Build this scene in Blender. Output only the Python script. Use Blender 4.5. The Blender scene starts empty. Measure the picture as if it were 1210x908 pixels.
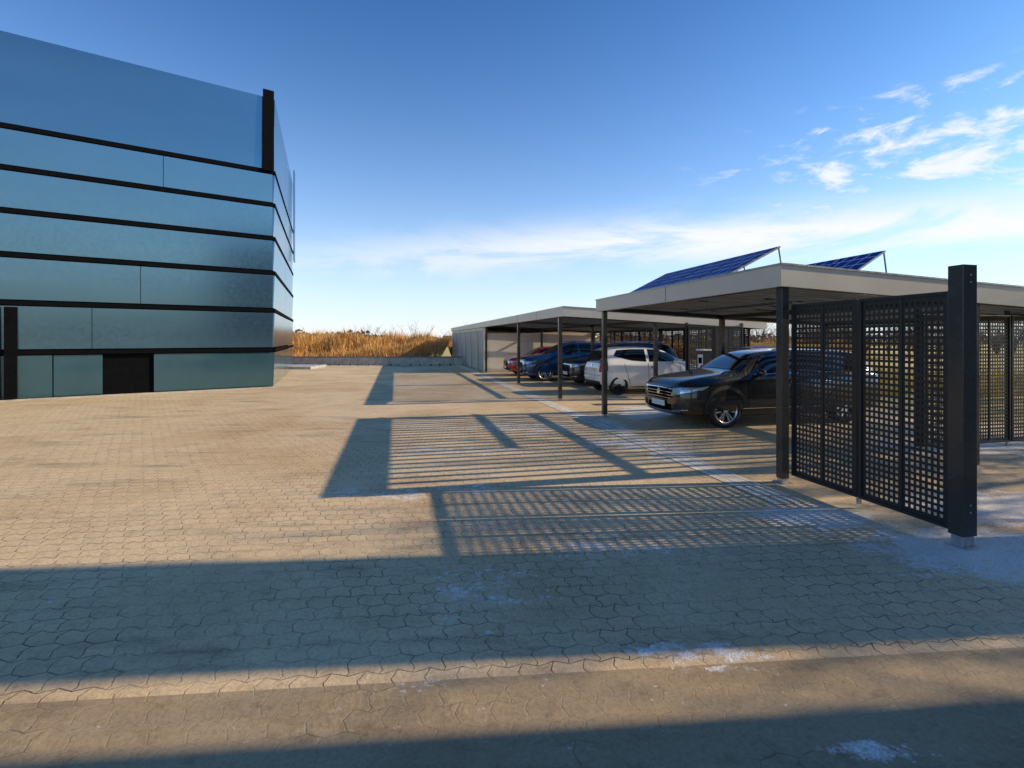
import bpy, bmesh, math, random
from mathutils import Vector, Matrix
from mathutils.bvhtree import BVHTree
random.seed(7)
S=bpy.context.scene
COL=S.collection
rad=math.radians
SUN_EL=26.5; SUN_AZ=85.5   # azimuth clockwise from +Y
# ------------------------------------------------------------------ node helpers
class NT:
    def __init__(s,tree): s.t=tree; s.n=tree.nodes; s.l=tree.links
    def node(s,typ,**kw):
        n=s.n.new(typ)
        for k,v in kw.items(): setattr(n,k,v)
        return n
    def put(s,sock,v):
        if hasattr(v,'is_output'): s.l.new(v,sock)
        else:
            if isinstance(v,(tuple,list)) and len(v)==3 and sock.type=='RGBA': v=(*v,1)
            sock.default_value=v
    def m(s,op,a,b=0.0,c=None,clamp=False):
        n=s.node('ShaderNodeMath',operation=op,use_clamp=clamp)
        s.put(n.inputs[0],a); s.put(n.inputs[1],b)
        if c is not None: s.put(n.inputs[2],c)
        return n.outputs[0]
    def mix(s,f,a,b,bt='MIX'):
        n=s.node('ShaderNodeMix',data_type='RGBA',blend_type=bt)
        s.put(n.inputs[0],f); s.put(n.inputs[6],a); s.put(n.inputs[7],b)
        return n.outputs[2]
    def noise(s,vec,scale,detail=4,rough=.55,dist=0.0):
        n=s.node('ShaderNodeTexNoise')
        if vec is not None: s.put(n.inputs['Vector'],vec)
        n.inputs['Scale'].default_value=scale; n.inputs['Detail'].default_value=detail
        n.inputs['Roughness'].default_value=rough; n.inputs['Distortion'].default_value=dist
        return n.outputs['Fac']
    def rng(s,v,a,b,c=0.0,d=1.0,smooth=True):
        n=s.node('ShaderNodeMapRange',interpolation_type='SMOOTHSTEP' if smooth else 'LINEAR')
        s.put(n.inputs[0],v); n.inputs[1].default_value=a; n.inputs[2].default_value=b
        n.inputs[3].default_value=c; n.inputs[4].default_value=d
        return n.outputs[0]
    def comb(s,x,y,z=0.0):
        n=s.node('ShaderNodeCombineXYZ'); s.put(n.inputs[0],x); s.put(n.inputs[1],y); s.put(n.inputs[2],z); return n.outputs[0]
    def sep(s,v):
        n=s.node('ShaderNodeSeparateXYZ'); s.put(n.inputs[0],v); return n.outputs
    def mapping(s,v,loc=(0,0,0),rot=(0,0,0),sc=(1,1,1)):
        n=s.node('ShaderNodeMapping'); s.put(n.inputs[0],v)
        n.inputs[1].default_value=loc; n.inputs[2].default_value=rot; n.inputs[3].default_value=sc
        return n.outputs[0]
    def bump(s,h,strength=.3,dist=.01):
        n=s.node('ShaderNodeBump'); s.put(n.inputs['Height'],h)
        n.inputs['Strength'].default_value=strength; n.inputs['Distance'].default_value=dist
        return n.outputs[0]
def newmat(name):
    m=bpy.data.materials.new(name); m.use_nodes=True
    nt=NT(m.node_tree); b=m.node_tree.nodes['Principled BSDF']
    return m,nt,b
def simple(name,col,rough=.5,metal=0.0,var=.15,scale=6,coat=0.0,bump=0.0,spec=.5,bscale=60):
    m,nt,b=newmat(name)
    tc=nt.node('ShaderNodeTexCoord').outputs['Object']
    n=nt.noise(tc,scale,5,.6)
    f=nt.rng(n,.3,.7,1-var,1+var)
    mul=nt.node('ShaderNodeVectorMath',operation='SCALE'); mul.inputs[0].default_value=col[:3]; nt.put(mul.inputs['Scale'],f)
    nt.put(b.inputs['Base Color'],mul.outputs[0])
    nt.put(b.inputs['Roughness'],nt.rng(n,.3,.7,max(0,rough-.06),min(1,rough+.06)))
    b.inputs['Metallic'].default_value=metal
    b.inputs['Specular IOR Level'].default_value=spec
    b.inputs['Coat Weight'].default_value=coat; b.inputs['Coat Roughness'].default_value=.03
    if bump: nt.put(b.inputs['Normal'],nt.bump(nt.noise(tc,bscale,4),bump,.005))
    return m
# ------------------------------------------------------------------ mesh helpers
class MB:
    def __init__(s): s.v=[]; s.f=[]; s.mi=[]; s.mats=[]
    def mat(s,m):
        if m not in s.mats: s.mats.append(m)
        return s.mats.index(m)
    def box(s,x0,x1,y0,y1,z0,z1,m):
        i=len(s.v)
        for z in (z0,z1):
            for (x,y) in ((x0,y0),(x1,y0),(x1,y1),(x0,y1)): s.v.append((x,y,z))
        k=s.mat(m)
        for f in ((0,3,2,1),(4,5,6,7),(0,1,5,4),(1,2,6,5),(2,3,7,6),(3,0,4,7)):
            s.f.append(tuple(i+a for a in f)); s.mi.append(k)
    def poly(s,pts,m):
        i=len(s.v); s.v+= [tuple(p) for p in pts]; s.f.append(tuple(range(i,i+len(pts)))); s.mi.append(s.mat(m))
    def tube(s,p,q,r0,r1,m,n=5,cap=False):
        p=Vector(p); q=Vector(q); d=(q-p)
        if d.length<1e-6: return
        d.normalize(); a=d.orthogonal().normalized(); b=d.cross(a); i=len(s.v); k=s.mat(m)
        for (c,r) in ((p,r0),(q,r1)):
            for j in range(n):
                t=2*math.pi*j/n; s.v.append(tuple(c+a*math.cos(t)*r+b*math.sin(t)*r))
        for j in range(n):
            s.f.append((i+j,i+(j+1)%n,i+n+(j+1)%n,i+n+j)); s.mi.append(k)
        if cap:
            s.f.append(tuple(i+n+j for j in range(n))); s.mi.append(k)
            s.f.append(tuple(i+n-1-j for j in range(n))); s.mi.append(k)
    def obj(s,name,parent=None,smooth=False,bevel=0.0,loc=None,rotz=0.0):
        me=bpy.data.meshes.new(name); me.from_pydata(s.v,[],s.f)
        for m in s.mats: me.materials.append(m)
        me.polygons.foreach_set('material_index',s.mi)
        if smooth: me.polygons.foreach_set('use_smooth',[True]*len(s.f))
        me.update()
        return mkobj(name,me,parent,bevel,loc,rotz)
def mkobj(name,me,parent=None,bevel=0.0,loc=None,rotz=0.0):
    o=bpy.data.objects.new(name,me); COL.objects.link(o)
    if parent: o.parent=parent
    if loc: o.location=loc
    o.rotation_euler[2]=rotz
    if bevel:
        b=o.modifiers.new('bevel','BEVEL'); b.width=bevel; b.segments=2; b.limit_method='ANGLE'
    return o
def empty(name,loc=(0,0,0),rotz=0.0,parent=None):
    o=bpy.data.objects.new(name,None); COL.objects.link(o); o.location=loc; o.rotation_euler[2]=rotz
    o.empty_display_size=.3
    if parent: o.parent=parent
    return o
# ------------------------------------------------------------------ row frame
A=Vector((3.23,6.11,0)); TH=rad(12.94)
U=Vector((-math.sin(TH),math.cos(TH),0)); V=Vector((math.cos(TH),math.sin(TH),0))
def R(s,t,z=0): return A+U*s+V*t+Vector((0,0,z))
# ------------------------------------------------------------------ materials
M_anth=simple('anthracite_powder_coat',(.018,.018,.019),.38,.0,.1,3)
M_post=simple('anthracite_post',(.070,.068,.066),.28,.5,.1,3)
M_fasc=simple('aluminium_fascia',(.66,.58,.47),.42,.1,.06,.7,bump=.02)
M_sun_slat=simple('sun_gap_slat',(.07,.07,.072),.5,.2,.15,1)
M_roof=simple('roof_sheet',(.25,.26,.27),.5,.3,.1,1)
M_steel=simple('galvanised_steel',(.5,.51,.52),.35,.8,.15,20)
M_wall=simple('render_wall',(.80,.71,.57),.85,0,.06,1.5,bump=.15)
M_door=simple('storage_door',(.66,.61,.53),.5,.1,.08,1)
M_black=simple('black_gap',(.006,.006,.007),.8,spec=.02)
M_conc=simple('concrete',(.44,.41,.37),.9,0,.2,3,bump=.3,bscale=25)
M_blk=simple('black_plastic',(.018,.018,.019),.55,0,.1,8)
M_rubber=simple('tyre_rubber',(.014,.014,.014),.8,0,.2,20)
M_alloy=simple('alloy',(.65,.66,.68),.28,.8,.05,8)
M_alloyd=simple('dark_alloy',(.06,.062,.066),.35,.8,.05,8)
M_chrome=simple('chrome',(.8,.8,.82),.12,1,.02,8)
M_glass=simple('car_glass',(.006,.008,.01),.04,0,.1,4,coat=.5,spec=.8)
M_lampr=simple('tail_lamp',(.5,.01,.008),.12,0,.1,8,coat=1)
M_lampw=simple('head_lamp',(.55,.58,.6),.1,.6,.3,30,coat=1)
M_plate=simple('number_plate',(.78,.78,.76),.5,0,.05,8)
def paint(name,c,met=.0): return simple(name,c,.22,met,.03,2,coat=1.0)
M_pblack=paint('paint_black',(.005,.005,.0055)); M_pwhite=paint('paint_white',(.90,.88,.84))
M_pblue=paint('paint_blue',(.015,.07,.20),.3); M_pred=paint('paint_red',(.42,.012,.010)); M_pdark=paint('paint_darkgrey',(.010,.011,.013))
M_white=simple('white_plastic',(.75,.76,.77),.4)

# paving
def gmask(nt,pos,lst):
    tot=None
    for (x,y,rx,ry,wt) in lst:
        v=nt.mapping(pos,(-x/rx,-y/ry,0),(0,0,0),(1/rx,1/ry,0))
        l=nt.node('ShaderNodeVectorMath',operation='LENGTH'); nt.put(l.inputs[0],v)
        g=nt.rng(l.outputs['Value'],.15,1,wt,0)
        tot=g if tot is None else nt.m('MAXIMUM',tot,g)
    return tot
def ground_common(nt,b,pos,col,rough,snowlist,hgt=None):
    big=nt.noise(pos,.35,6,.6,.4)
    col=nt.mix(nt.rng(big,.38,.70),col,nt.mix(1.0,col,(.76,.69,.61),'MULTIPLY'))
    st=nt.noise(nt.mapping(pos,(3,1,0),(0,0,.1),(.35,1.5,1)),1.4,8,.68)
    col=nt.mix(nt.rng(st,.52,.72,0,.55),col,(.15,.105,.066))
    st2=nt.noise(nt.mapping(pos,(9,4,0)),7,6,.7)
    col=nt.mix(nt.rng(st2,.52,.72,0,.5),col,nt.mix(1.0,col,(.45,.41,.36),'MULTIPLY'))
    fine=nt.noise(pos,55,4,.7)
    col=nt.mix(nt.rng(fine,.38,.75,0,.6),col,nt.mix(1.0,col,(.55,.51,.46),'MULTIPLY'))
    msk=gmask(nt,pos,snowlist)
    sn=nt.noise(nt.mapping(pos,(0,0,0),(0,0,.3),(.8,1.2,1)),4.5,10,.80,.3)
    sn2=nt.noise(nt.mapping(pos,(5,0,0)),26,6,.75)
    k=nt.m('ADD',nt.m('ADD',nt.m('MULTIPLY',sn,.62),nt.m('MULTIPLY',sn2,.38)),nt.m('MULTIPLY',msk,.17))
    snow=nt.rng(k,.575,.655,0,.95)
    snow=nt.m('MULTIPLY',snow,nt.rng(fine,.35,.60,.35,1))
    col=nt.mix(snow,col,(.90,.87,.83))
    nt.put(b.inputs['Base Color'],col)
    nt.put(b.inputs['Roughness'],nt.rng(big,.3,.7,rough-.12,rough+.12))
    h=nt.m('ADD',nt.m('MULTIPLY',fine,.35),nt.m('MULTIPLY',snow,.3))
    h=nt.m('ADD',h,nt.m('MULTIPLY',st2,.3))
    if hgt is not None: h=nt.m('ADD',h,hgt)
    nt.put(b.inputs['Normal'],nt.bump(h,.6,.012))
SNOW=[(4.0,4.1,1.7,.9,1.35),(4.3,3.4,1.1,.6,1.1),(2.95,4.95,1.0,.55,1.1),(5.2,5.2,2.1,1.0,1.2),(-1.3,5.6,.6,.5,.62),(-.5,5.9,.7,.4,.6),(1.9,8.4,1.5,.9,.75),(-1.9,5.7,.6,.4,.5),
      (3.2,11.8,1.3,2.2,1.1),(-.2,3.5,.7,.8,.45),(-.6,7.8,2.4,.7,.5),(1.0,2.8,.7,.18,.7),(7,8.2,2.5,1.3,1.1),(.2,10,2,1.2,.55),(2.0,9.9,.5,2.4,.8),(.9,4.2,1.2,.5,.48),(2.4,7.6,.7,1.0,.8)]
def paving(name,sandy=0.0,dark=1.0,snow=SNOW):
    m,nt,b=newmat(name)
    pos=nt.node('ShaderNodeTexCoord').outputs['Object']
    p=nt.mapping(pos,(0,0,0),(0,0,rad(-5)),(1,1,1))
    wob=nt.noise(p,1.1,2,.5); w2=nt.noise(p,18,3,.6); w3=nt.noise(nt.mapping(p,(7,7,0)),18,3,.6)
    x,y,z=nt.sep(p)
    x=nt.m('ADD',nt.m('ADD',x,nt.m('MULTIPLY',wob,.05)),nt.m('MULTIPLY',w2,.020)); y=nt.m('ADD',nt.m('ADD',y,nt.m('MULTIPLY',wob,.04)),nt.m('MULTIPLY',w3,.016))
    x2=nt.m('ADD',x,nt.m('MULTIPLY',nt.m('PINGPONG',y,.068),.40))
    y2=nt.m('ADD',y,nt.m('MULTIPLY',nt.m('PINGPONG',x,.0825),.36))
    br=nt.node('ShaderNodeTexBrick'); br.offset=.5
    nt.put(br.inputs['Vector'],nt.comb(x2,y2,0.0))
    c=lambda r,g,bb:(r*dark,g*dark,bb*dark,1)
    br.inputs['Color1'].default_value=c(.92,.67,.39); br.inputs['Color2'].default_value=c(.66,.48,.28)
    br.inputs['Mortar'].default_value=c(.13,.09,.052)
    br.inputs['Scale'].default_value=1; br.inputs['Mortar Size'].default_value=.0048; br.inputs['Mortar Smooth'].default_value=.5
    br.inputs['Brick Width'].default_value=.165; br.inputs['Row Height'].default_value=.136; br.inputs['Bias'].default_value=-.1
    sand=nt.rng(nt.m('ADD',nt.noise(p,.9,6,.65),sandy),.42,.60)
    jf=nt.rng(nt.noise(p,5,4,.6),.35,.6,.35,1)
    h=nt.m('MULTIPLY',nt.m('SUBTRACT',1.0,br.outputs['Fac']),nt.rng(sand,0,1,1.2,.4 if not sandy else .12,False))
    cb=nt.mix(nt.m('MULTIPLY',br.outputs['Fac'],jf),c(.80,.59,.34),br.outputs['Color'])
    cb=nt.mix(.35,cb,br.outputs['Color'])
    col=nt.mix(nt.m('MULTIPLY',sand,.7 if not sandy else .94),cb,c(.82,.60,.34))
    ground_common(nt,b,pos,col,.75,snow,h)
    return m
M_pave=paving('interlocking_paving')
M_asph=paving('muddy_paving',.14,.56,[(1.5,2.13,.4,.10,.9),(1.05,2.66,.45,.08,.6),(-.5,2.5,.3,.12,.3)])
def strip():
    m,nt,b=newmat('gutter_stone')
    pos=nt.node('ShaderNodeTexCoord').outputs['Object']
    br=nt.node('ShaderNodeTexBrick'); nt.put(br.inputs['Vector'],pos); br.offset=0
    br.inputs['Color1'].default_value=(.86,.76,.60,1); br.inputs['Color2'].default_value=(.74,.65,.51,1); br.inputs['Mortar'].default_value=(.28,.22,.16,1)
    br.inputs['Scale'].default_value=1; br.inputs['Mortar Size'].default_value=.008; br.inputs['Brick Width'].default_value=.18; br.inputs['Row Height'].default_value=.5
    n=nt.noise(pos,5,6,.7)
    col=nt.mix(nt.rng(n,.45,.7,0,.75),br.outputs['Color'],(.36,.28,.19))
    nt.put(b.inputs['Base Color'],col); b.inputs['Roughness'].default_value=.8
    nt.put(b.inputs['Normal'],nt.bump(nt.m('SUBTRACT',1.0,br.outputs['Fac']),.5,.01))
    return m
M_strip=strip()
def grassy():
    m,nt,b=newmat('dry_grass_ground')
    pos=nt.node('ShaderNodeTexCoord').outputs['Object']
    a=nt.noise(pos,.25,6,.6); c=nt.noise(pos,6,5,.7)
    col=nt.mix(nt.rng(a,.35,.65),(.60,.43,.13),(.34,.27,.08))
    col=nt.mix(nt.rng(c,.35,.7),col,(.70,.51,.18))
    nt.put(b.inputs['Base Color'],col); b.inputs['Roughness'].default_value=.95
    nt.put(b.inputs['Normal'],nt.bump(c,.8,.1))
    return m
M_grass=grassy()
# ------------------------------------------------------------------ ground
mb=MB(); mb.poly([(-900,-300,0),(900,-300,0),(900,1500,0),(-900,1500,0)],M_grass); mb.obj('ground')
mb=MB()
e0=R(-14,7.6); e1=R(30,7.6)
pts=[(-45,-12),(e0.x,-12),(e0.x,e0.y),(e1.x,e1.y),(-3,44),(-45,44)]
mb.poly([(x,y,.004) for x,y in pts],M_pave); mb.obj('paved_yard')
mb=MB(); mb.poly([(-14,-10,.008),(8.4,-10,.008),(8.4,3.31,.008),(-14,1.41,.008)],M_asph); mb.obj('driveway')
# gutter strip along carports
g=empty('gutter_strip',A,TH)
mb=MB(); mb.poly([(-.66,-.7,.010),(-.30,-.7,.010),(-.30,35.6,.010),(-.66,35.6,.010)],M_strip); mb.obj('gutter_stones',g)

# ------------------------------------------------------------------ carports
def carport(name,s0,s1,posts_s,solid_from=None):
    g=empty(name,A,TH)
    SL=.05; top=2.60; th=.25; x0=-.12; x1=6.25
    y0,y1=s0,s1
    mb=MB(); t=.05
    mb.box(x0,x0+t,y0,y1,top-th,top,M_fasc); mb.box(x1-t,x1,y0,y1,top-th,top,M_fasc)
    mb.box(x0+t,x1-t,y0,y0+t,top-th,top,M_fasc); mb.box(x0+t,x1-t,y1-t,y1,top-th,top,M_fasc)
    mb.box(x0-.015,x0+.06,y0-.015,y1+.015,top+.001,top+.022,M_steel)
    mb.box(x1-.06,x1+.015,y0-.015,y1+.015,top+.001,top+.022,M_steel)
    mb.box(x0+.06,x1-.06,y0-.015,y0+.06,top+.001,top+.022,M_steel)
    mb.box(x0+.06,x1-.06,y1-.06,y1+.015,top+.001,top+.022,M_steel)
    # joints in the fascia
    yy=y0+2.6
    while yy<y1-1:
        mb.box(x0-.003,x0-.0005,yy,yy+.008,top-th+.004,top-.004,M_blk); yy+=2.6
    mb.v=[(x,y,z-SL*max(0,x)) for x,y,z in mb.v]
    mb.obj('fascia',g)
    mb=MB()
    y=y0+.14
    while y<y1-.15:  # open slats added in place of a closed deck, letting sunlight reach the yard
        if solid_from is None or y<solid_from:
            mb.box(x0+t+.01,x1-t-.01,y,y+.055,top-.155,top-.045,M_sun_slat)
        y+=.24
    if solid_from: mb.box(x0+t+.01,x1-t-.01,solid_from+.05,y1-t-.01,top-.11,top-.07,M_roof)
    for s in posts_s:
        mb.box(x0+t+.004,x1-t-.004,s-.05,s+.05,top-th+.004,top-.158,M_anth)
    for x in (.03,3.0,5.95):
        for a,b_ in zip(posts_s[:-1],posts_s[1:]):
            mb.box(x-.045,x+.045,a+.052,b_-.052,top-th+.006,top-.158,M_anth)
    mb.v=[(x,y,z-SL*max(0,x)) for x,y,z in mb.v]
    mb.obj('open_slat_roof',g)
    for s in posts_s:
        for x in (.03,3.0,5.95):
            mb=MB(); zt=top-th+.002-SL*x
            mb.box(x-.05,x+.05,s-.05,s+.05,.06,zt,M_post)
            mb.box(x-.042,x+.042,s-.042,s+.042,.01,.06,M_steel)
            mb.box(x-.08,x+.08,s-.08,s+.08,.006,.016,M_steel)
            mb.obj('post',g,bevel=.004)
    return g
cp1=carport('carport',-.15,5.47,[0.0,5.34])
cp2=carport('carport',7.8,35.9,[8.48,13.43,20.5],20.7)
# storage section inside the far carport
mb=MB()
mb.box(-.04,6.0,20.62,20.74,.004,2.05,M_wall)
mb.box(-.04,.06,20.745,20.95,.004,2.345,M_wall)
yy=20.95
M_door2=simple('storage_door_dark',(.32,.30,.27),.5,.1,.08,1)
while yy<35.4:
    mb.box(.0,.06,yy+.03,yy+1.5,.05,2.2,M_door)
    mb.box(.0,.06,yy+1.503,yy+2.37,.05,2.2,M_door2)
    for k in range(8):
        mb.box(-.006,-.002,yy+.06+k*.18,yy+.075+k*.18,.06,2.19,M_blk)
    mb.box(-.03,.04,yy+2.372,yy+2.5,.004,2.345,M_wall)
    mb.box(-.02,.05,yy+.03,yy+2.37,2.205,2.345,M_fasc)
    yy+=2.5
mb.box(.07,6.0,20.75,20.76,.004,2.0,M_black)
mb.box(5.9,6.0,20.78,35.7,.004,2.0,M_wall)
mb.box(-.04,6.0,35.72,35.8,.004,2.0,M_wall)
mb.obj('storage_rooms',cp2)

# perforated sheet mesh (in y-z plane, centred y, z from 0)
def perf_mesh(name,w,h,nx,ny,m,rib=True,hole=.60):
    me=bpy.data.meshes.new(name)
    def cuts(L,n,mid):
        marg=.03
        usable=L-2*marg-(.045 if mid else 0); p=usable/n; y=marg
        iv=[]
        for i in range(n):
            if mid and i==n//2: y+=.045
            iv.append((y+p*(1-hole)/2,y+p*(1+hole)/2)); y+=p
        return iv
    iy=cuts(w,nx,rib); iz=cuts(h,ny,False)
    ys=[0]+[a for b in iy for a in b]+[w]; zs=[0]+[a for b in iz for a in b]+[h]
    v=[(0,y-w/2,z) for z in zs for y in ys]; f=[]; n=len(ys)
    for j in range(len(zs)-1):
        for i in range(n-1):
            if i%2==1 and j%2==1: continue
            a=j*n+i; f.append((a,a+1,a+n+1,a+n))
    me.from_pydata(v,[],f); me.materials.append(m); me.update()
    return me
PW=.84; PH=1.97
perf=perf_mesh('perforated_sheet',PW,PH,14,34,M_anth,hole=.55)
def fence(name,origin,ang,npan,z0=.13,pan=.90,endpost=(True,True),posth=2.2):
    g=empty(name,origin,ang)
    mb=MB(); fr=.03
    for i in range(npan):
        y0=i*pan+.012; y1=(i+1)*pan-.012
        mb.box(-.02,.02,y0,y0+fr,z0,z0+PH+2*fr,M_anth); mb.box(-.02,.02,y1-fr,y1,z0,z0+PH+2*fr,M_anth)
        mb.box(-.02,.02,y0+fr,y1-fr,z0,z0+fr,M_anth); mb.box(-.02,.02,y0+fr,y1-fr,z0+PH+fr,z0+PH+2*fr,M_anth)
        mb.box(-.012,.012,(y0+y1)/2-.012,(y0+y1)/2+.012,z0+fr,z0+fr+PH,M_anth)
        o=mkobj('perforated_panel',perf,g,0,(0.004,(y0+y1)/2,z0+fr)); o.scale[1]=(y1-y0-2*fr+.004)/PW
        sol=o.modifiers.new('sol','SOLIDIFY'); sol.thickness=.003
    mb.obj('frame',g,bevel=.003)
    for i in range(npan+1):
        if i==0 and not endpost[0]: continue
        if i==npan and not endpost[1]: continue
        if i%2==0:
            mb=MB(); y=i*pan; d=.035
            mb.box(-.06,-.022,y-d,y+d,.08,posth,M_anth); mb.box(-.05,-.026,y-d+.01,y+d-.01,.004,.08,M_steel)
            mb.obj('fence_post',g)
    return g
f1=fence('privacy_fence',R(-.07,.10),TH+math.pi,2,z0=.11,endpost=(False,False))
mb=MB()
mb.box(-.075,.075,1.81,1.93,.10,2.345,M_post); mb.box(-.062,.062,1.822,1.918,.006,.10,M_steel); mb.box(-.09,.09,1.79,1.95,.005,.014,M_steel)
mb.box(-.02,.02,.885,.915,.05,.11,M_steel)
for z in (.30,.36,2.2,2.26):
    mb.tube((0.0,1.931,z),(0.0,1.937,z),.009,.009,M_steel,8,True)
mb.obj('end_post',f1,bevel=.004)
fence('privacy_fence',R(.95,3.35),TH-math.pi/2,3,z0=.08)
fence('privacy_fence',R(8.3,6.08),TH,13,z0=.08)
fence('privacy_fence',R(7.75,3.6),TH-math.pi/2,2,z0=.08)

# ------------------------------------------------------------------ solar panels
def pvmat():
    m,nt,b=newmat('solar_cells')
    uv=nt.node('ShaderNodeTexCoord').outputs['Object']
    br=nt.node('ShaderNodeTexBrick'); nt.put(br.inputs['Vector'],uv); br.offset=0
    br.inputs['Scale'].default_value=1; br.inputs['Brick Width'].default_value=.24; br.inputs['Row Height'].default_value=.24
    br.inputs['Mortar Size'].default_value=.009; br.inputs['Mortar Smooth'].default_value=0
    br.inputs['Color1'].default_value=(.010,.020,.19,1); br.inputs['Color2'].default_value=(.014,.035,.28,1); br.inputs['Mortar'].default_value=(.85,.87,.9,1)
    nt.put(b.inputs['Base Color'],br.outputs['Color']); b.inputs['Roughness'].default_value=.45; b.inputs['Specular IOR Level'].default_value=.05
    return m
M_pv=pvmat()
def solar(s0,s1,t0,t1,z0,z1):
    g=empty('solar_panel_array',A,TH)
    w=math.hypot(t1-t0,z1-z0); tilt=math.atan2(z1-z0,t1-t0); n=int(round((s1-s0)/1.0))
    L=(s1-s0)/n
    for i in range(n):
        mb=MB()
        mb.box(0,w,0.01,L-.01,-.03,0,M_steel)
        mb.poly([(.02,.03,.003),(w-.02,.03,.003),(w-.02,L-.03,.003),(.02,L-.03,.003)],M_pv)
        o=mb.obj('solar_module',g); o.location=(t0,s0+i*L,z0); o.rotation_euler=(0,-tilt,0)
    mb=MB()
    for i in range(n+1):
        y=s0+i*L*.985+.02
        mb.tube((t1-.02,y,z1-.03),(t1+.12,y,2.50-.05*t1),.014,.014,M_steel,6)
        mb.tube((t0,y,2.50-.05*t0),(t1+.12,y,2.50-.05*t1),.014,.014,M_steel,6)
        mb.tube((t0,y,2.50-.05*t0),(t0,y,z0),.014,.014,M_steel,6)
    mb.obj('mounting_frame',g)
solar(1.85,5.44,.50,1.6,2.70,3.25)
solar(1.75,5.44,2.60,3.60,2.64,3.24)

# ------------------------------------------------------------------ left building
def facade():
    m,nt,b=newmat('blue_metal_cladding')
    pos=nt.node('ShaderNodeTexCoord').outputs['Object']
    n=nt.noise(nt.mapping(pos,(0,0,0),(0,0,0),(.12,.12,.5)),1.5,3,.5)
    f=nt.noise(pos,9,4,.6)
    col=nt.mix(n,(.11,.22,.31),(.165,.30,.385))
    nt.put(b.inputs['Base Color'],col); b.inputs['Metallic'].default_value=.88
    nt.put(b.inputs['Roughness'],nt.rng(f,.3,.7,.17,.23))
    w=nt.noise(nt.mapping(pos,(0,0,0),(0,0,0),(.4,.4,1.2)),.7,1,.4)
    nt.put(b.inputs['Normal'],nt.bump(w,.08,.05))
    return m
M_fac=facade()
M_fac2=simple('dark_blue_glass',(.05,.12,.15),.12,.4,.12,.3,coat=.4)
C=Vector((-8.7,18.5,0)); D1=Vector((-.816,-.578,0)).normalized(); D2=Vector((-.344,.939,0)).normalized()
bld=empty('office_building',(0,0,0))
N1=Vector((.578,-.816,0)).normalized(); N2=Vector((.939,.344,0)).normalized()
def seam(o,D,N,k0,k1,z0,z1,off,m,mb,slant=0.0):
    a=C+D*k0+N*off; c=C+D*k1+N*off; b0=N*(-.06)
    p=[a+Vector((0,0,z0)),c+Vector((0,0,z0)),c+N*slant+Vector((0,0,z1)),a+N*slant+Vector((0,0,z1))]
    q=[x+b0 for x in p]
    i=len(mb.v); mb.v+=[tuple(x) for x in p+q]; k=mb.mat(m)
    for f in ((0,1,2,3),(7,6,5,4),(4,5,1,0),(5,6,2,1),(6,7,3,2),(7,4,0,3)):
        mb.f.append(tuple(i+j for j in f)); mb.mi.append(k)
L1=26; L2=11.0
corn=[C,C+D1*L1,C+D1*L1+D2*L2,C+D2*L2]
core=[p+( -N1-N2)*.12 for p in corn]
cen=sum((p for p in corn),Vector())/4
core=[cen+(p-cen)*.985 for p in corn]
mb=MB()
mb.poly([tuple(p)[:2]+(10.3,) for p in core],M_black)
for i in range(4):
    a=core[i]; c=core[(i+1)%4]; mb.poly([(a.x,a.y,0),(c.x,c.y,0),(c.x,c.y,10.3),(a.x,a.y,10.3)],M_black)
mb.obj('core_walls',bld)
zs=[0.03,1.25,2.68,4.05,5.30,6.52,7.70,10.46]
joints={0:[6.0,12.5,19],1:[5.1,11,17],2:[3.9,10.2,16.5],3:[],4:[],5:[3.3,11],6:[]}
mb=MB()
gap=.19
for i in range(7):
    z0=zs[i]+(gap if i>0 else 0); z1=zs[i+1]
    ks=[.02]+joints[i]+[L1]
    for a,c in zip(ks[:-1],ks[1:]):
        if i==0 and a==.02:
            seam(0,D1,N1,.02,3.55,z0,z1,0.0,M_fac2,mb)
            seam(0,D1,N1,4.85,c-.02,z0,z1,0.0,M_fac2,mb); continue
        seam(0,D1,N1,a+.008,c-.008,z0,z1,0.0,M_fac2 if i==0 else M_fac,mb,slant=.05)
    n=2; 
    for j in range(n):
        seam(0,D2,N2,.02+j*L2/n,(j+1)*L2/n-.02,z0,z1,0.0,M_fac if i>0 else M_fac2,mb,slant=.05)
mb.obj('cladding_panels',bld)
mb=MB()
for z in zs[1:-1]:
    seam(0,D1,N1,0.0,L1,z+.03,z+.155,.07,M_black,mb); seam(0,D2,N2,0.0,L2,z+.03,z+.155,.07,M_black,mb)  # black strips paint in the shadow lines between cladding bands
seam(0,D1,N1,.0,.36,7.8,10.70,.16,M_black,mb)
seam(0,D2,N2,9.6,10.4,6,10.9,.2,M_fac,mb)
seam(0,D1,N1,3.6,4.8,0.03,1.3,-.25,M_black,mb)
seam(0,D1,N1,6.75,7.02,0.03,2.65,.12,M_black,mb)
seam(0,D1,N1,7.10,7.6,0.03,2.65,.12,M_black,mb)
mb.obj('fins_and_shadow_lines',bld)
mb=MB(); mb.poly([tuple(p)[:2]+(10.4,) for p in corn],M_roof); mb.obj('flat_roof',bld)
mb=MB(); seam(0,D1,N1,-.1,L1,.004,.03,.5,M_conc,mb); mb.obj('plinth_slab',bld)

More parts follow.
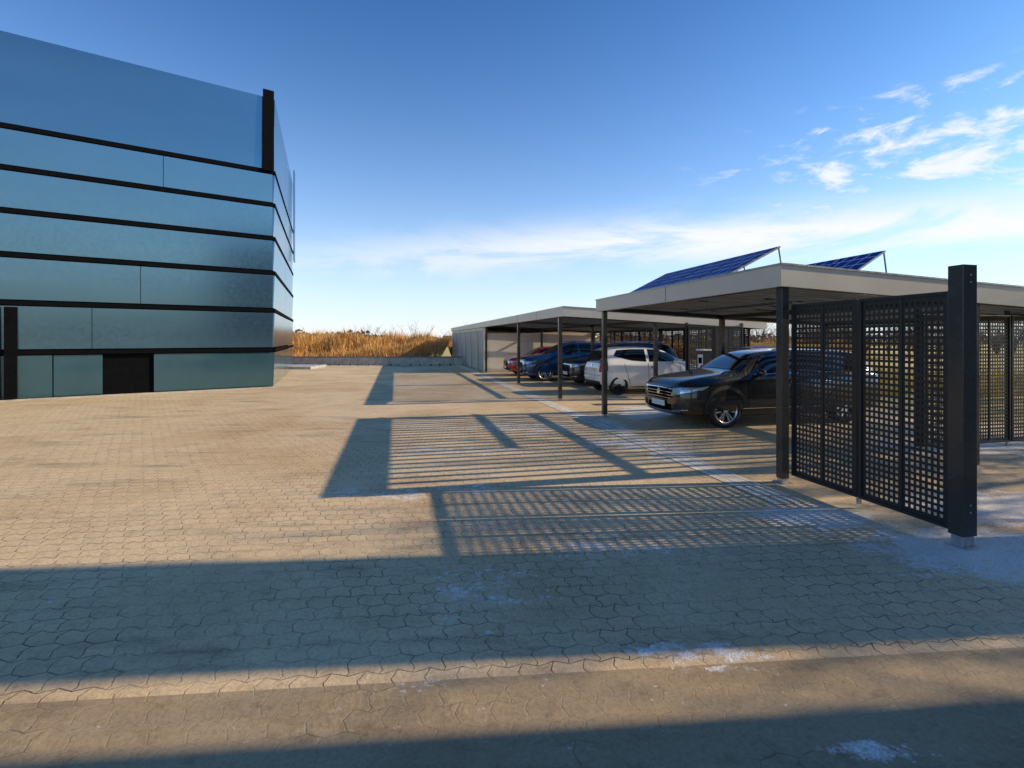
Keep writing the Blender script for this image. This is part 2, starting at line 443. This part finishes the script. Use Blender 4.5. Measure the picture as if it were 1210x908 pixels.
# ------------------------------------------------------------------ far low wall, bank, vegetation
mb=MB()
mb.box(-24,-3.3,33.6,33.85,.004,.52,M_conc); mb.box(-24.03,-3.27,33.57,33.88,.522,.58,simple('wall_cap',(.16,.16,.16),.7))
mb.obj('retaining_wall')
mb=MB(); 
for i in range(17):
    x=-14.5+i*.65+random.uniform(-.12,.12); r=.06+random.random()*.05
    mb.tube((x,33.3,0),(x,33.3,random.uniform(.07,.12)),r,r*.6,M_blk,7,True)
mb.obj('edging_rocks')
mb=MB(); mb.box(-15.5,-11.5,29,31.5,.004,.16,M_conc); mb.obj('loading_kerb',bevel=.02)
def blades(name,x0,x1,y0,y1,h0,h1,n,m,base=lambda x,y:0,wid=.03,lean=.35):
    mb=MB(); k=mb.mat(m)
    for i in range(n):
        x=random.uniform(x0,x1); y=random.uniform(y0,y1); z=base(x,y)
        hh=random.uniform(h0,h1)*(.65+.35*math.sin(x*.7+math.sin(y*.9)*2)+.2*math.sin(x*2.3)); a=random.uniform(0,6.28); w=wid*random.uniform(.6,1.6)
        lx=random.gauss(0,lean)*hh*.5; ly=random.gauss(0,lean)*hh*.5
        c,s_=math.cos(a)*w,math.sin(a)*w; j=len(mb.v)
        mb.v+=[(x-c,y-s_,z),(x+c,y+s_,z),(x+lx+c*.4,y+ly+s_*.4,z+hh*.7),(x+lx*1.4,y+ly*1.4,z+hh)]
        mb.f.append((j,j+1,j+2,j+3)); mb.mi.append(k)
    return mb.obj(name)
def reedmat(name,c1,c2,c3):
    m,nt,b=newmat(name); pos=nt.node('ShaderNodeTexCoord').outputs['Object']
    a=nt.noise(pos,.6,4,.6); c=nt.noise(pos,9,3,.6)
    col=nt.mix(nt.rng(a,.35,.65),c1,c2); col=nt.mix(nt.rng(c,.45,.7),col,c3)
    nt.put(b.inputs['Base Color'],col); b.inputs['Roughness'].default_value=.8
    return m
M_reed=reedmat('dry_reed',(.72,.37,.09),(.46,.22,.06),(.86,.56,.20))
M_straw=reedmat('straw',(.80,.60,.16),(.60,.45,.12),(.90,.72,.28))
M_twig=reedmat('twigs',(.16,.09,.045),(.10,.06,.035),(.24,.14,.07))
def bank(x,y): return 1.25*max(0,min(1,(y-35.5)/5))*(1+.12*math.sin(x*.35))
mb=MB(); nx=60; ny=8
for j in range(ny+1):
    for i in range(nx+1):
        x=-40+i*80/nx; y=35.4+j*1.6; x2=x
        mb.v.append((x2,y,bank(x2,y)-.02))
k=mb.mat(M_grass)
for j in range(ny):
    for i in range(nx):
        a=j*(nx+1)+i; mb.f.append((a,a+1,a+nx+2,a+nx+1)); mb.mi.append(k)
mb.v=[(x if y>44 else min(x,-6.2),y,z) for x,y,z in mb.v]
mb.obj('grass_bank',smooth=True)
blades('dry_reeds',-32,-5.2,36,46,.6,1.25,30000,M_reed,bank,.026)
blades('dry_reeds',-4,34,48,58,1.2,2.2,14000,M_reed,lambda x,y:0,.03)
blades('dry_grass',10.2,26,15.5,21,.35,.75,15000,M_straw,lambda x,y:0,.02)
def shrub_mass(name,items,m,n=420):
    mb=MB()
    for (x,y,h) in items:
        for i in range(n//6):
            a=random.uniform(0,6.28); sp=random.uniform(.1,.55)*h
            p=Vector((x,y,0)); q=Vector((x+math.cos(a)*sp,y+math.sin(a)*sp*.5,h*random.uniform(.45,1)))
            mid=p.lerp(q,.45)+Vector((random.uniform(-.1,.1),0,h*.12))
            mb.tube(p,mid,.02,.013,m,3); mb.tube(mid,q,.013,.004,m,3)
            for t in range(4):
                b0=mid.lerp(q,random.random()); d=Vector((random.uniform(-1,1),random.uniform(-.6,.6),random.uniform(.2,1)))*h*.16
                mb.tube(b0,b0+d,.008,.003,m,3)
    return mb.obj(name)
shrub_mass('distant_shrubs',[(random.uniform(-26,-3),random.uniform(41,47),random.uniform(2.0,3.3)) for _ in range(26)],M_twig,150)
shrub_mass('distant_shrubs',[(random.uniform(12,60),random.uniform(50,64),random.uniform(3.2,5.2)) for _ in range(70)],M_twig,260)
def treeline(name,m):
    mb=MB(); k=mb.mat(m)
    for i in range(9000):
        x=random.uniform(-260,320); y=random.uniform(225,250)
        env=3.0+1.6*math.sin(x*.05)+1.2*math.sin(x*.17+1)+.8*math.sin(x*.6)
        z=random.uniform(0,1)**.8*max(1.2,env); r=random.uniform(.35,.9)
        a=random.uniform(0,3.14); n=Vector((math.cos(a),math.sin(a),0))
        j=len(mb.v)
        mb.v+=[(x-r,y,z-r*.4),(x+r*.8,y+n.y,z-r*.3),(x+r*.3,y,z+r),(x-r*.7,y+n.x*.3,z+r*.6)]
        mb.f.append((j,j+1,j+2,j+3)); mb.mi.append(k)
    return mb.obj(name)
treeline('distant_tree_line',reedmat('winter_wood',(.15,.12,.10),(.11,.095,.085),(.2,.15,.11)))

# bare trees to the right of the yard
def bare_tree(name,loc,h,seed,thick=.02):
    rnd=random.Random(seed); mb=MB()
    def br(p,d,L,r,lev):
        segs=3; q=p
        for i in range(segs):
            d=(d+Vector((rnd.uniform(-.16,.16),rnd.uniform(-.16,.16),rnd.uniform(-.03,.10)))).normalized()
            n=q+d*(L/segs); mb.tube(q,n,r*(1-.22*i),r*(1-.22*(i+1)),M_twig,6 if lev<2 else 3); q=n
            if lev<4:
                for _ in range(2):
                    a=rnd.uniform(0,6.28); o=d.orthogonal().normalized(); o.rotate(Matrix.Rotation(a,3,d))
                    nd=(d*rnd.uniform(.5,1)+o*rnd.uniform(.5,.9)+Vector((0,0,.15))).normalized()
                    if lev==0 and i==0: continue
                    br(q,nd,L*rnd.uniform(.5,.68),r*.55,lev+1)
    br(Vector((0,0,0)),Vector((0,0,1)),h*.5,h*thick,0)
    return mb.obj(name,loc=loc,smooth=True)
for i,(x,y,h) in enumerate([(18,8,10),(21,11,12),(30,18,15),(34,22,16),(14.5,3.6,8),(13.2,3.45,6.5)]): bare_tree('bare_tree',(x,y,0),h,20+i,.014 if i<4 else .011)

# unseen building blocks added right of the photographer, sized to shade the foreground
M_shade_block=simple('shade_block_skin',(.40,.36,.30),.7)
def make_shade_block(x,y,w,l,h):
    g=empty('shade_block',(x,y,0),rad(90-SUN_AZ))
    mb=MB(); mb.box(0,l,-w,0,0.004,h,M_shade_block); mb.box(-.1,l+.1,-w-.02,.02,h+.002,h+.12,M_roof)
    mb.box(-.03,-.002,-w*.75,-w*.25,.05,2.05,M_anth)
    mb.obj('shade_block_body',g)
make_shade_block(8.8,4.80,1.38,3.4,7.2)
make_shade_block(8.8,2.93,9.0,3.4,7.2)

# ------------------------------------------------------------------ cars
def lerp(a,b,t): return a+(b-a)*t
def resample(pl,n):
    P=[Vector((a[0],a[1])) for a in pl]; d=[0]
    for a,b in zip(P[:-1],P[1:]): d.append(d[-1]+(b-a).length)
    out=[]
    for i in range(n+1):
        t=d[-1]*i/n; j=0
        while j<len(d)-2 and d[j+1]<t: j+=1
        seg=d[j+1]-d[j]; out.append(P[j].lerp(P[j+1],0 if seg<1e-9 else (t-d[j])/seg))
    return out
def wheel(parent,x,y,r,w,side,spokes,m_sp,m_bg=None):
    mb=MB(); n=40
    prof=[(r*.66,-w*.5,M_rubber),(r*.90,-w*.5,M_rubber),(r*.985,-w*.40,M_rubber),(r,-w*.2,M_rubber),(r,w*.2,M_rubber),(r*.985,w*.40,M_rubber),(r*.90,w*.5,M_rubber),(r*.70,w*.5,M_rubber),(r*.68,w*.44,m_sp),(r*.645,w*.40,m_sp),(r*.63,w*.10,m_bg or M_blk),(.02,w*.08,M_blk)]
    for i,(pr,py,_) in enumerate(prof):
        for k in range(n):
            a=2*math.pi*k/n; mb.v.append((pr*math.cos(a),py,pr*math.sin(a)))
    for i in range(len(prof)-1):
        mi=mb.mat(prof[i+1][2])
        for k in range(n):
            mb.f.append((i*n+k,i*n+(k+1)%n,(i+1)*n+(k+1)%n,(i+1)*n+k)); mb.mi.append(mi)
    for sidx in range(spokes):
        for off in (-.13,.13):
            a=2*math.pi*sidx/spokes
            def pt(rr,tt,yy): return (rr*math.cos(tt),yy,rr*math.sin(tt))
            o2=off*.75*5/spokes
            r0=r*.13; r1=r*.655
            a0=a+off*2.2*5/spokes; a1=a+o2*2.0
            c0=[pt(r0,a0-.22,w*.36),pt(r0,a0+.22,w*.36)]
            c1=[pt(r1,a1-.065*5/spokes*1.2,w*.43),pt(r1,a1+.065*5/spokes*1.2,w*.43)]
            d0=[(p[0],p[1]-.03,p[2]) for p in c0]; d1=[(p[0],p[1]-.03,p[2]) for p in c1]
            i=len(mb.v); mb.v+=[c0[0],c0[1],c1[1],c1[0],d0[0],d0[1],d1[1],d1[0]]; k=mb.mat(m_sp)
            for f in ((0,1,2,3),(0,4,5,1),(1,5,6,2),(3,2,6,7),(0,3,7,4)):
                mb.f.append(tuple(i+q for q in f)); mb.mi.append(k)
    mb.tube((0,w*.30,0),(0,w*.42,0),r*.17,r*.15,m_sp,16,True)
    if side<0: mb.v=[(a,-b,c) for a,b,c in mb.v]
    me_o=mb.obj('wheel',parent); me_o.location=(x,y,r)
    for p in me_o.data.polygons:
        p.use_smooth = (len(p.vertices)==4 and p.index< n*11)
    return me_o
def car(name,loc,rotz,L,W,H,stations,axles,rw,paintm,cfg):
    """x=0 front, +x to the rear"""
    g=empty(name,loc,rotz)
    mb=MB(); mb.mat(paintm); mb.mat(M_blk); rings=[]
    for (x,zt,belt,zb,w,wr) in stations:
        ze=zt-.05 if zt-belt>.2 else lerp(belt,zt,.6)
        half=[(0,zb),(w*.55,zb),(w*.90,zb+.01),(w*.975,zb+.10),(w,lerp(zb,belt,.42)),(w*.995,lerp(zb,belt,.72)),(w*.965,belt-.045),(w*.925,belt+.0),
              (lerp(w*.925,wr,.5),lerp(belt,ze,.52)),(wr,ze),(wr*.90,lerp(ze,zt,.75)),(wr*.5,zt-.002),(0,zt)]
        ring=[(x,y,z) for y,z in half]+[(x,-y,z) for y,z in half[-2:0:-1]]
        rings.append(ring)
    n=len(rings[0])
    for r in rings: mb.v+=r
    for i in range(len(rings)-1):
        for k in range(n):
            mb.f.append((i*n+k,(i+1)*n+k,(i+1)*n+(k+1)%n,i*n+(k+1)%n)); mb.mi.append(0)
    h=n//2
    for base,fl in ((0,False),((len(rings)-1)*n,True)):
        for k in range(h):
            a,b_,c,d=base+k,base+k+1,base+(n-k-1)%n,base+(n-k)%n
            f=[a,b_,c,d]; f=[q for i,q in enumerate(f) if q not in f[:i]]
            if len(f)<3: continue
            mb.f.append(tuple(f if not fl else f[::-1])); mb.mi.append(0)
    o=mb.obj('body',g,smooth=True)
    bm=bmesh.new(); bm.from_mesh(o.data); bmesh.ops.recalc_face_normals(bm,faces=bm.faces); bm.to_mesh(o.data); bm.free()
    ss=o.modifiers.new('s','SUBSURF'); ss.levels=2; ss.render_levels=2
    dg=bpy.context.evaluated_depsgraph_get(); ev=o.evaluated_get(dg); me=bpy.data.meshes.new_from_object(ev)
    bmt=bmesh.new(); bmt.from_mesh(me); bvh=BVHTree.FromBMesh(bmt); bmt.free()
    o.modifiers.clear(); o.data=me
    cut=MB(); cut.mat(paintm)
    for ax in axles:
        for sd in (-1,1):
            r=rw+cfg.get('arch',.055); y0=sd*(W-.30); y1=sd*(W+.3)
            cut.tube((ax,min(y0,y1),rw+.01),(ax,max(y0,y1),rw+.01),r,r,M_blk,40,True)
    co=cut.obj('cutter')
    bo=o.modifiers.new('b','BOOLEAN'); bo.operation='DIFFERENCE'; bo.object=co; bo.solver='EXACT'
    dg=bpy.context.evaluated_depsgraph_get(); dg.update()
    ev=o.evaluated_get(dg); me2=bpy.data.meshes.new_from_object(ev); o.modifiers.clear(); o.data=me2
    bpy.data.objects.remove(co)
    def patch(kind,top,bot,m,pname,off=.006,N=16,Mr=5,mir=True):
        T=resample(top,N); B=resample(bot,N)
        for sd in ((1,-1) if mir else (1,)):
            q=MB(); k=q.mat(m); ok=[]
            for j in range(Mr+1):
                for i in range(N+1):
                    p=T[i].lerp(B[i],j/Mr)
                    if kind=='side': o_=Vector((p.x,sd*3,p.y)); d=Vector((0,-sd,0))
                    elif kind=='front': o_=Vector((-3,sd*p.x,p.y)); d=Vector((1,0,0))
                    else: o_=Vector((L+3,sd*p.x,p.y)); d=Vector((-1,0,0))
                    hit,nr,_,_=bvh.ray_cast(o_,d)
                    if hit is None: q.v.append((0,0,0)); ok.append(False)
                    else:
                        if nr.dot(d)>0: nr=-nr
                        q.v.append(tuple(hit+nr*off)); ok.append(True)
            for j in range(Mr):
                for i in range(N):
                    a=j*(N+1)+i; f=(a,a+1,a+N+2,a+N+1)
                    if all(ok[z] for z in f): q.f.append(f); q.mi.append(k)
            if q.f: q.obj(pname,g,smooth=True)
    for (kind,top,bot,m,pname,*rest) in cfg['patches']:
        kw=rest[0] if rest else {}
        patch(kind,top,bot,m,pname,**kw)
    for ax in axles:
        if cfg.get('cladding'):
            r0=rw+.055; r1=rw+.125; zc=rw+.01
            arc=lambda r:[(ax+r*math.cos(a),zc+r*math.sin(a)) for a in [math.pi*(.0-.06)+ (math.pi*1.12)*i/24 for i in range(25)]]
            patch('side',arc(r1),arc(r0),M_blk,'arch_trim',.012,28,2)
        for sd in (-1,1):
            wheel(g,ax,sd*(W-.115),rw,.21,sd,cfg.get('spokes',5),cfg.get('rim',M_alloy))
    mx,mz=cfg['mirror']
    for sd in (-1,1):
        me=bpy.data.meshes.new('mirror'); bm=bmesh.new(); bmesh.ops.create_uvsphere(bm,u_segments=16,v_segments=10,radius=1)
        for v in bm.verts: v.co=Vector((v.co.x*.085*(1 if v.co.x<0 else .55),v.co.y*.11,v.co.z*.075))
        for f in bm.faces: f.smooth=True
        bm.to_mesh(me); bm.free(); me.materials.append(paintm)
        mo=mkobj('mirror',me,g,0,(mx,sd*(W+.03),mz))
        q=MB(); q.tube((mx+.02,sd*(W-.14),mz-.06),(mx+.02,sd*(W-.02),mz-.03),.02,.02,M_blk,6); q.obj('mirror_stalk',g)
    for (hx,hz) in cfg.get('handles',[]):
        patch('side',[(hx,hz+.012),(hx+.17,hz+.012)],[(hx,hz-.014),(hx+.17,hz-.014)],cfg.get('handlemat',paintm),'door_handle',.028,4,2)
        patch('side',[(hx-.02,hz+.03),(hx+.19,hz+.03)],[(hx-.02,hz-.03),(hx+.19,hz-.03)],M_black,'handle_recess',.004,4,2)
    if cfg.get('rails'):
        xa,xb,wy,zr=cfg['rails']
        for sd in (-1,1):
            q=MB(); prev=None
            for i in range(9):
                t=i/8; p=(lerp(xa,xb,t),sd*wy,zr+.045*math.sin(math.pi*min(1,max(0,t)))**.35)
                if prev: q.tube(prev,p,.014,.014,M_chrome,6)
                prev=p
            q.obj('roof_rail',g)
    return g
def seamlines(xs,z0,z1):
    return [('side',[(x,z1),(x+.012,z1)],[(x+d,z0),(x+.012+d,z0)],M_black,'panel_gap',dict(off=.003,N=1,Mr=10)) for x,d in xs]
st_est=[(0.0,.70,.62,.36,.50,.42),(.03,.80,.72,.26,.68,.56),(.12,.90,.80,.21,.81,.68),(.32,.96,.85,.20,.885,.70),(.75,1.02,.92,.20,.91,.70),(1.15,1.06,.96,.20,.915,.70),(1.32,1.10,.975,.20,.915,.68),
 (1.50,1.21,.98,.20,.915,.655),(1.92,1.43,.99,.20,.915,.61),(2.25,1.515,.995,.20,.915,.60),(3.0,1.535,1.0,.20,.915,.60),(3.7,1.52,1.01,.20,.915,.59),(4.25,1.475,1.02,.22,.90,.575),(4.52,1.41,1.02,.24,.88,.56),(4.68,1.17,1.0,.26,.85,.58),(4.75,.98,.90,.30,.80,.60),(4.79,.85,.78,.38,.68,.52)]
pe=[('front',[(0,1.42),(.50,1.40)],[(0,1.12),(.66,1.11)],M_glass,'windscreen',dict(N=12,Mr=8)),
 ('side',[(1.86,1.32),(2.2,1.44),(2.58,1.455)],[(1.58,1.045),(2.1,1.05),(2.58,1.05)],M_glass,'front_window'),
 ('side',[(2.66,1.455),(3.1,1.46),(3.46,1.45)],[(2.66,1.05),(3.1,1.055),(3.46,1.06)],M_glass,'rear_window'),
 ('side',[(3.54,1.445),(3.9,1.42),(4.25,1.38)],[(3.54,1.065),(3.9,1.07),(4.45,1.09)],M_glass,'quarter_window'),
 ('side',[(1.52,1.035),(4.47,1.08)],[(1.52,1.023),(4.47,1.067)],M_chrome,'window_trim',dict(off=.009,N=30,Mr=1)),
 ('front',[(0,.765),(.50,.755)],[(0,.52),(.44,.54)],M_black,'grille',dict(off=.008)),
 ('front',[(0,.757),(.52,.747)],[(0,.742),(.52,.732)],M_chrome,'grille_bar',dict(off=.016,Mr=1)),
 ('front',[(0,.685),(.50,.678)],[(0,.675),(.50,.668)],M_chrome,'grille_bar',dict(off=.016,Mr=1)),
 ('front',[(0,.625),(.48,.62)],[(0,.615),(.48,.61)],M_chrome,'grille_bar',dict(off=.016,Mr=1)),
 ('front',[(0,.565),(.46,.565)],[(0,.555),(.46,.555)],M_chrome,'grille_bar',dict(off=.016,Mr=1)),
 ('front',[(.51,.765),(.68,.785),(.83,.795)],[(.47,.62),(.66,.645),(.83,.71)],M_lampw,'headlight',dict(off=.012)),
 ('front',[(.53,.665),(.82,.72)],[(.52,.65),(.82,.71)],M_chrome,'headlight_strip',dict(off=.018,Mr=1)),
 ('front',[(0,.44),(.45,.44)],[(0,.31),(.45,.31)],M_black,'lower_intake',dict(off=.008)),
 ('front',[(.52,.45),(.78,.47)],[(.50,.32),(.78,.36)],M_blk,'fog_lamp_housing',dict(off=.008)),
 ('front',[(.50,.335),(.80,.375)],[(.50,.32),(.80,.36)],M_chrome,'bumper_trim',dict(off=.014,Mr=1)),
 ('front',[(0,.30),(.70,.33)],[(0,.285),(.70,.315)],M_alloy,'skid_plate',dict(off=.012,Mr=1)),
 ('front',[(0,.495),(.26,.495)],[(0,.385),(.26,.385)],M_plate,'number_plate',dict(off=.028)),
 ('side',[(1.28,.36),(3.36,.36)],[(1.28,.22),(3.36,.22)],M_blk,'sill_cladding',dict(off=.012,N=20)),
 ('side',[(1.30,.385),(3.34,.385)],[(1.30,.372),(3.34,.372)],M_chrome,'sill_trim',dict(off=.014,N=20,Mr=1)),
 ('side',[(.26,.785),(.58,.82)],[(.22,.72),(.46,.755)],M_lampw,'headlight_side',dict(off=.010)),
]+seamlines([(1.42,.0),(2.615,.0),(3.5,.0)],.38,.98)
def emblem(m): return [('front',[(0,.73),(.04,.71),(.06,.665)],[(0,.60),(.04,.62),(.06,.665)],m,'plain_badge',dict(off=.022,N=8,Mr=3))]
cfg=dict(patches=pe+emblem(M_chrome),mirror=(1.68,1.07),handles=[(2.38,.88),(3.22,.89)],handlemat=M_chrome,rails=(2.2,4.2,.61,1.51),cladding=True,spokes=6,rim=M_alloy)
car('parked_car',R(4.32,.80),TH,4.79,.915,1.53,st_est,(.93,3.72),.345,M_pblack,cfg)
def scale_st(st,sx,sz,sw): return [(x*sx,zt*sz,b*sz,zb*1.05,w*sw,wr*sw) for x,zt,b,zb,w,wr in st]
def scale_p(ps,sx,sz,sw,skip=()):
    out=[]
    for p in ps:
        k=sx if p[0]=='side' else sw
        out.append((p[0],[(a*k,b*sz) for a,b in p[1]],[(a*k,b*sz) for a,b in p[2]],p[3],p[4],*(p[5:])))
    return out
st_up=[(0.0,.72,.64,.34,.48,.42),(.04,.82,.74,.25,.64,.55),(.16,.90,.82,.21,.76,.62),(.45,.97,.90,.20,.81,.64),(.75,1.02,.94,.20,.82,.64),(.95,1.10,.95,.20,.82,.62),(1.3,1.32,.96,.20,.82,.575),(1.6,1.45,.965,.20,.82,.56),
 (2.1,1.49,.97,.20,.82,.56),(2.7,1.485,.985,.20,.82,.555),(3.2,1.45,1.0,.22,.815,.55),(3.4,1.38,1.0,.24,.80,.55),(3.5,1.10,.96,.27,.77,.58),(3.57,.92,.84,.30,.72,.58),(3.60,.80,.72,.38,.62,.50)]
pu=[('front',[(0,1.40),(.47,1.38)],[(0,1.08),(.58,1.08)],M_glass,'windscreen'),
 ('side',[(1.20,1.22),(1.5,1.385),(2.02,1.41)],[(1.08,1.02),(1.5,1.02),(2.02,1.02)],M_glass,'front_window'),
 ('side',[(2.12,1.41),(2.6,1.41),(3.02,1.38)],[(2.12,1.02),(2.6,1.06),(3.15,1.20)],M_glass,'rear_window'),
 ('rear',[(0,1.36),(.46,1.35)],[(0,.98),(.60,.98)],M_glass,'tailgate_glass',dict(off=.01)),
 ('rear',[(.60,1.04),(.73,1.02)],[(.62,.72),(.75,.70)],M_lampr,'tail_lamp',dict(off=.014)),
 ('side',[(3.36,1.10),(3.50,1.07)],[(3.38,.74),(3.54,.72)],M_lampr,'tail_lamp_side',dict(off=.010)),
 ('rear',[(0,.82),(.26,.82)],[(0,.71),(.26,.71)],M_plate,'number_plate',dict(off=.02)),
 ('rear',[(0,.93),(.05,.91)],[(0,.85),(.05,.87)],M_chrome,'plain_badge',dict(off=.02)),
 ('rear',[(0,.42),(.66,.42)],[(0,.30),(.62,.30)],M_blk,'rear_diffuser',dict(off=.01)),
 ('front',[(.42,.84),(.68,.86)],[(.42,.68),(.68,.72)],M_lampw,'headlight',dict(off=.012)),
 ('front',[(0,.50),(.5,.5)],[(0,.34),(.5,.34)],M_black,'lower_intake',dict(off=.008)),
 ('side',[(1.02,.25),(2.55,.25)],[(1.02,.21),(2.55,.21)],M_blk,'sill',dict(off=.01)),
]+seamlines([(1.02,0),(2.07,0),(2.85,-.2)],.28,.97)+[('rear',[(0,.60),(.70,.60)],[(0,.592),(.70,.592)],M_black,'bumper_gap',dict(off=.004,Mr=1))]
cfg=dict(patches=scale_p(pu,1.05,1.0,1.0),mirror=(1.28,1.02),handles=[(1.9,.84)],spokes=5,rim=M_alloyd)
car('parked_car',R(10.15,5.42),TH+math.pi,3.78,.82,1.49,scale_st(st_up,1.05,1.0,1.0),(.63,3.17),.30,M_pwhite,cfg)
st_suv=scale_st(st_est,4.35/4.79,1.05,.99); 
cfg=dict(patches=scale_p(pe+emblem(M_chrome),4.35/4.79,1.05,.99),mirror=(1.55,1.12),handles=[(2.2,.93),(2.95,.94)],rails=(2.0,3.8,.60,1.585),cladding=True,spokes=5,rim=M_alloy)
car('parked_car',R(15.6,.60),TH,4.35,.906,1.61,st_suv,(.84,3.42),.36,M_pblue,cfg)
car('parked_car',R(13.0,1.75),TH,4.35,.906,1.61,st_suv,(.84,3.42),.36,M_pdark,cfg)
sx=4.0/4.79
cfg=dict(patches=scale_p(pe+emblem(M_chrome),sx,.91,.95),mirror=(1.42,.98),handles=[(2.0,.83)],spokes=5,rim=M_alloy)
car('parked_car',R(18.5,.62),TH,4.0,.87,1.40,scale_st(st_est,sx,.91,.95),(.77,3.1),.31,M_pred,cfg)
# ------------------------------------------------------------------ ev charger
g=empty('charging_station',R(6.9,3.55),TH)
mb=MB(); mb.box(-.1,.1,-.17,.17,.006,1.42,M_anth); mb.box(-.104,-.101,-.12,.12,.85,1.32,M_white); mb.box(-.108,-.105,-.08,.08,1.08,1.24,M_black)
mb.box(-.12,.12,-.18,.18,1.421,1.46,M_white); mb.obj('charger_body',g,bevel=.004)
mb=MB(); pr=None
for i in range(15):
    t=i/14; p=(-.12-.05*math.sin(t*3.14),.12-.22*t,.9-.55*math.sin(t*3.14))
    if pr: mb.tube(pr,p,.012,.012,M_black,6)
    pr=p
mb.obj('charging_cable',g)

# ------------------------------------------------------------------ world
w=bpy.data.worlds.new('World'); S.world=w; w.use_nodes=True
nt=NT(w.node_tree); bg=w.node_tree.nodes['Background']
sky=nt.node('ShaderNodeTexSky'); sky.sky_type='NISHITA'; sky.sun_disc=False
sky.sun_elevation=rad(SUN_EL); sky.sun_rotation=rad(SUN_AZ); sky.air_density=1.0; sky.dust_density=.6; sky.ozone_density=2.0; sky.altitude=100
d=nt.node('ShaderNodeTexCoord').outputs['Generated']
x,y,z=nt.sep(d)
az=nt.m('ARCTAN2',x,y); el=nt.m('ARCSINE',z)
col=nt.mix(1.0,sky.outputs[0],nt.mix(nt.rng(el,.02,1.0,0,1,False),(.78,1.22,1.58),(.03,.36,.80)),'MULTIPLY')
v=nt.comb(nt.m('MULTIPLY',az,2.2),nt.m('MULTIPLY',el,9.0))
n1=nt.noise(v,1.6,9,.62,.6)
n2=nt.noise(nt.comb(nt.m('MULTIPLY',az,1.0),nt.m('MULTIPLY',el,2.6)),10,9,.64,.4)
cen_=nt.m('ADD',.178,nt.m('MULTIPLY',az,.06)); cen_=nt.m('SUBTRACT',cen_,nt.m('MULTIPLY',nt.m('MULTIPLY',az,az),.09))
dd=nt.m('DIVIDE',nt.m('ADD',nt.m('SUBTRACT',el,cen_),nt.m('MULTIPLY',nt.m('SUBTRACT',n1,.5),.13)),.038)
band=nt.m('EXPONENT',nt.m('MULTIPLY',nt.m('MULTIPLY',dd,dd),-1.0))
band=nt.m('MULTIPLY',band,nt.rng(az,-.6,.35,.25,1.0)); band=nt.m('MULTIPLY',band,nt.rng(n1,.34,.56,.25,1.0))
da=nt.m('DIVIDE',nt.m('SUBTRACT',az,.68),.28); de=nt.m('DIVIDE',nt.m('SUBTRACT',el,.28),.085)
g2=nt.m('EXPONENT',nt.m('MULTIPLY',nt.m('ADD',nt.m('MULTIPLY',da,da),nt.m('MULTIPLY',de,de)),-1.0))
wis=nt.rng(nt.m('ADD',n2,nt.m('MULTIPLY',g2,.18)),.60,.80,0,.9)
wis=nt.m('MULTIPLY',wis,nt.rng(g2,.08,.5))
cl=nt.m('MAXIMUM',band,wis)
haze=nt.m('MULTIPLY',nt.m('EXPONENT',nt.m('MULTIPLY',nt.m('MAXIMUM',el,0.0),-7.5)),.98)
col=nt.mix(haze,col,(6.7,6.8,6.8))
col=nt.mix(cl,col,(6.5,6.6,6.7))
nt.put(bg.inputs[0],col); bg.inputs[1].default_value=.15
# ------------------------------------------------------------------ sun
sl=bpy.data.lights.new('sun','SUN'); sl.energy=5; sl.angle=rad(.5); sl.color=(1,.84,.60)
so=bpy.data.objects.new('sun',sl); COL.objects.link(so)
sd=Vector((math.sin(rad(SUN_AZ))*math.cos(rad(SUN_EL)),math.cos(rad(SUN_AZ))*math.cos(rad(SUN_EL)),math.sin(rad(SUN_EL))))
so.rotation_euler=sd.to_track_quat('Z','Y').to_euler(); so.location=(20,0,20)
# ------------------------------------------------------------------ camera
cam=bpy.data.cameras.new('camera'); co=bpy.data.objects.new('camera',cam); COL.objects.link(co)
co.location=(0,0,1.73); co.rotation_euler=(rad(90),0,0)
cam.sensor_width=36; cam.lens=36*600/1210; cam.shift_y=-53/1210; cam.clip_end=3000; cam.clip_start=.05
S.camera=co
S.view_settings.view_transform='Standard'; S.view_settings.look='None'; S.view_settings.exposure=0
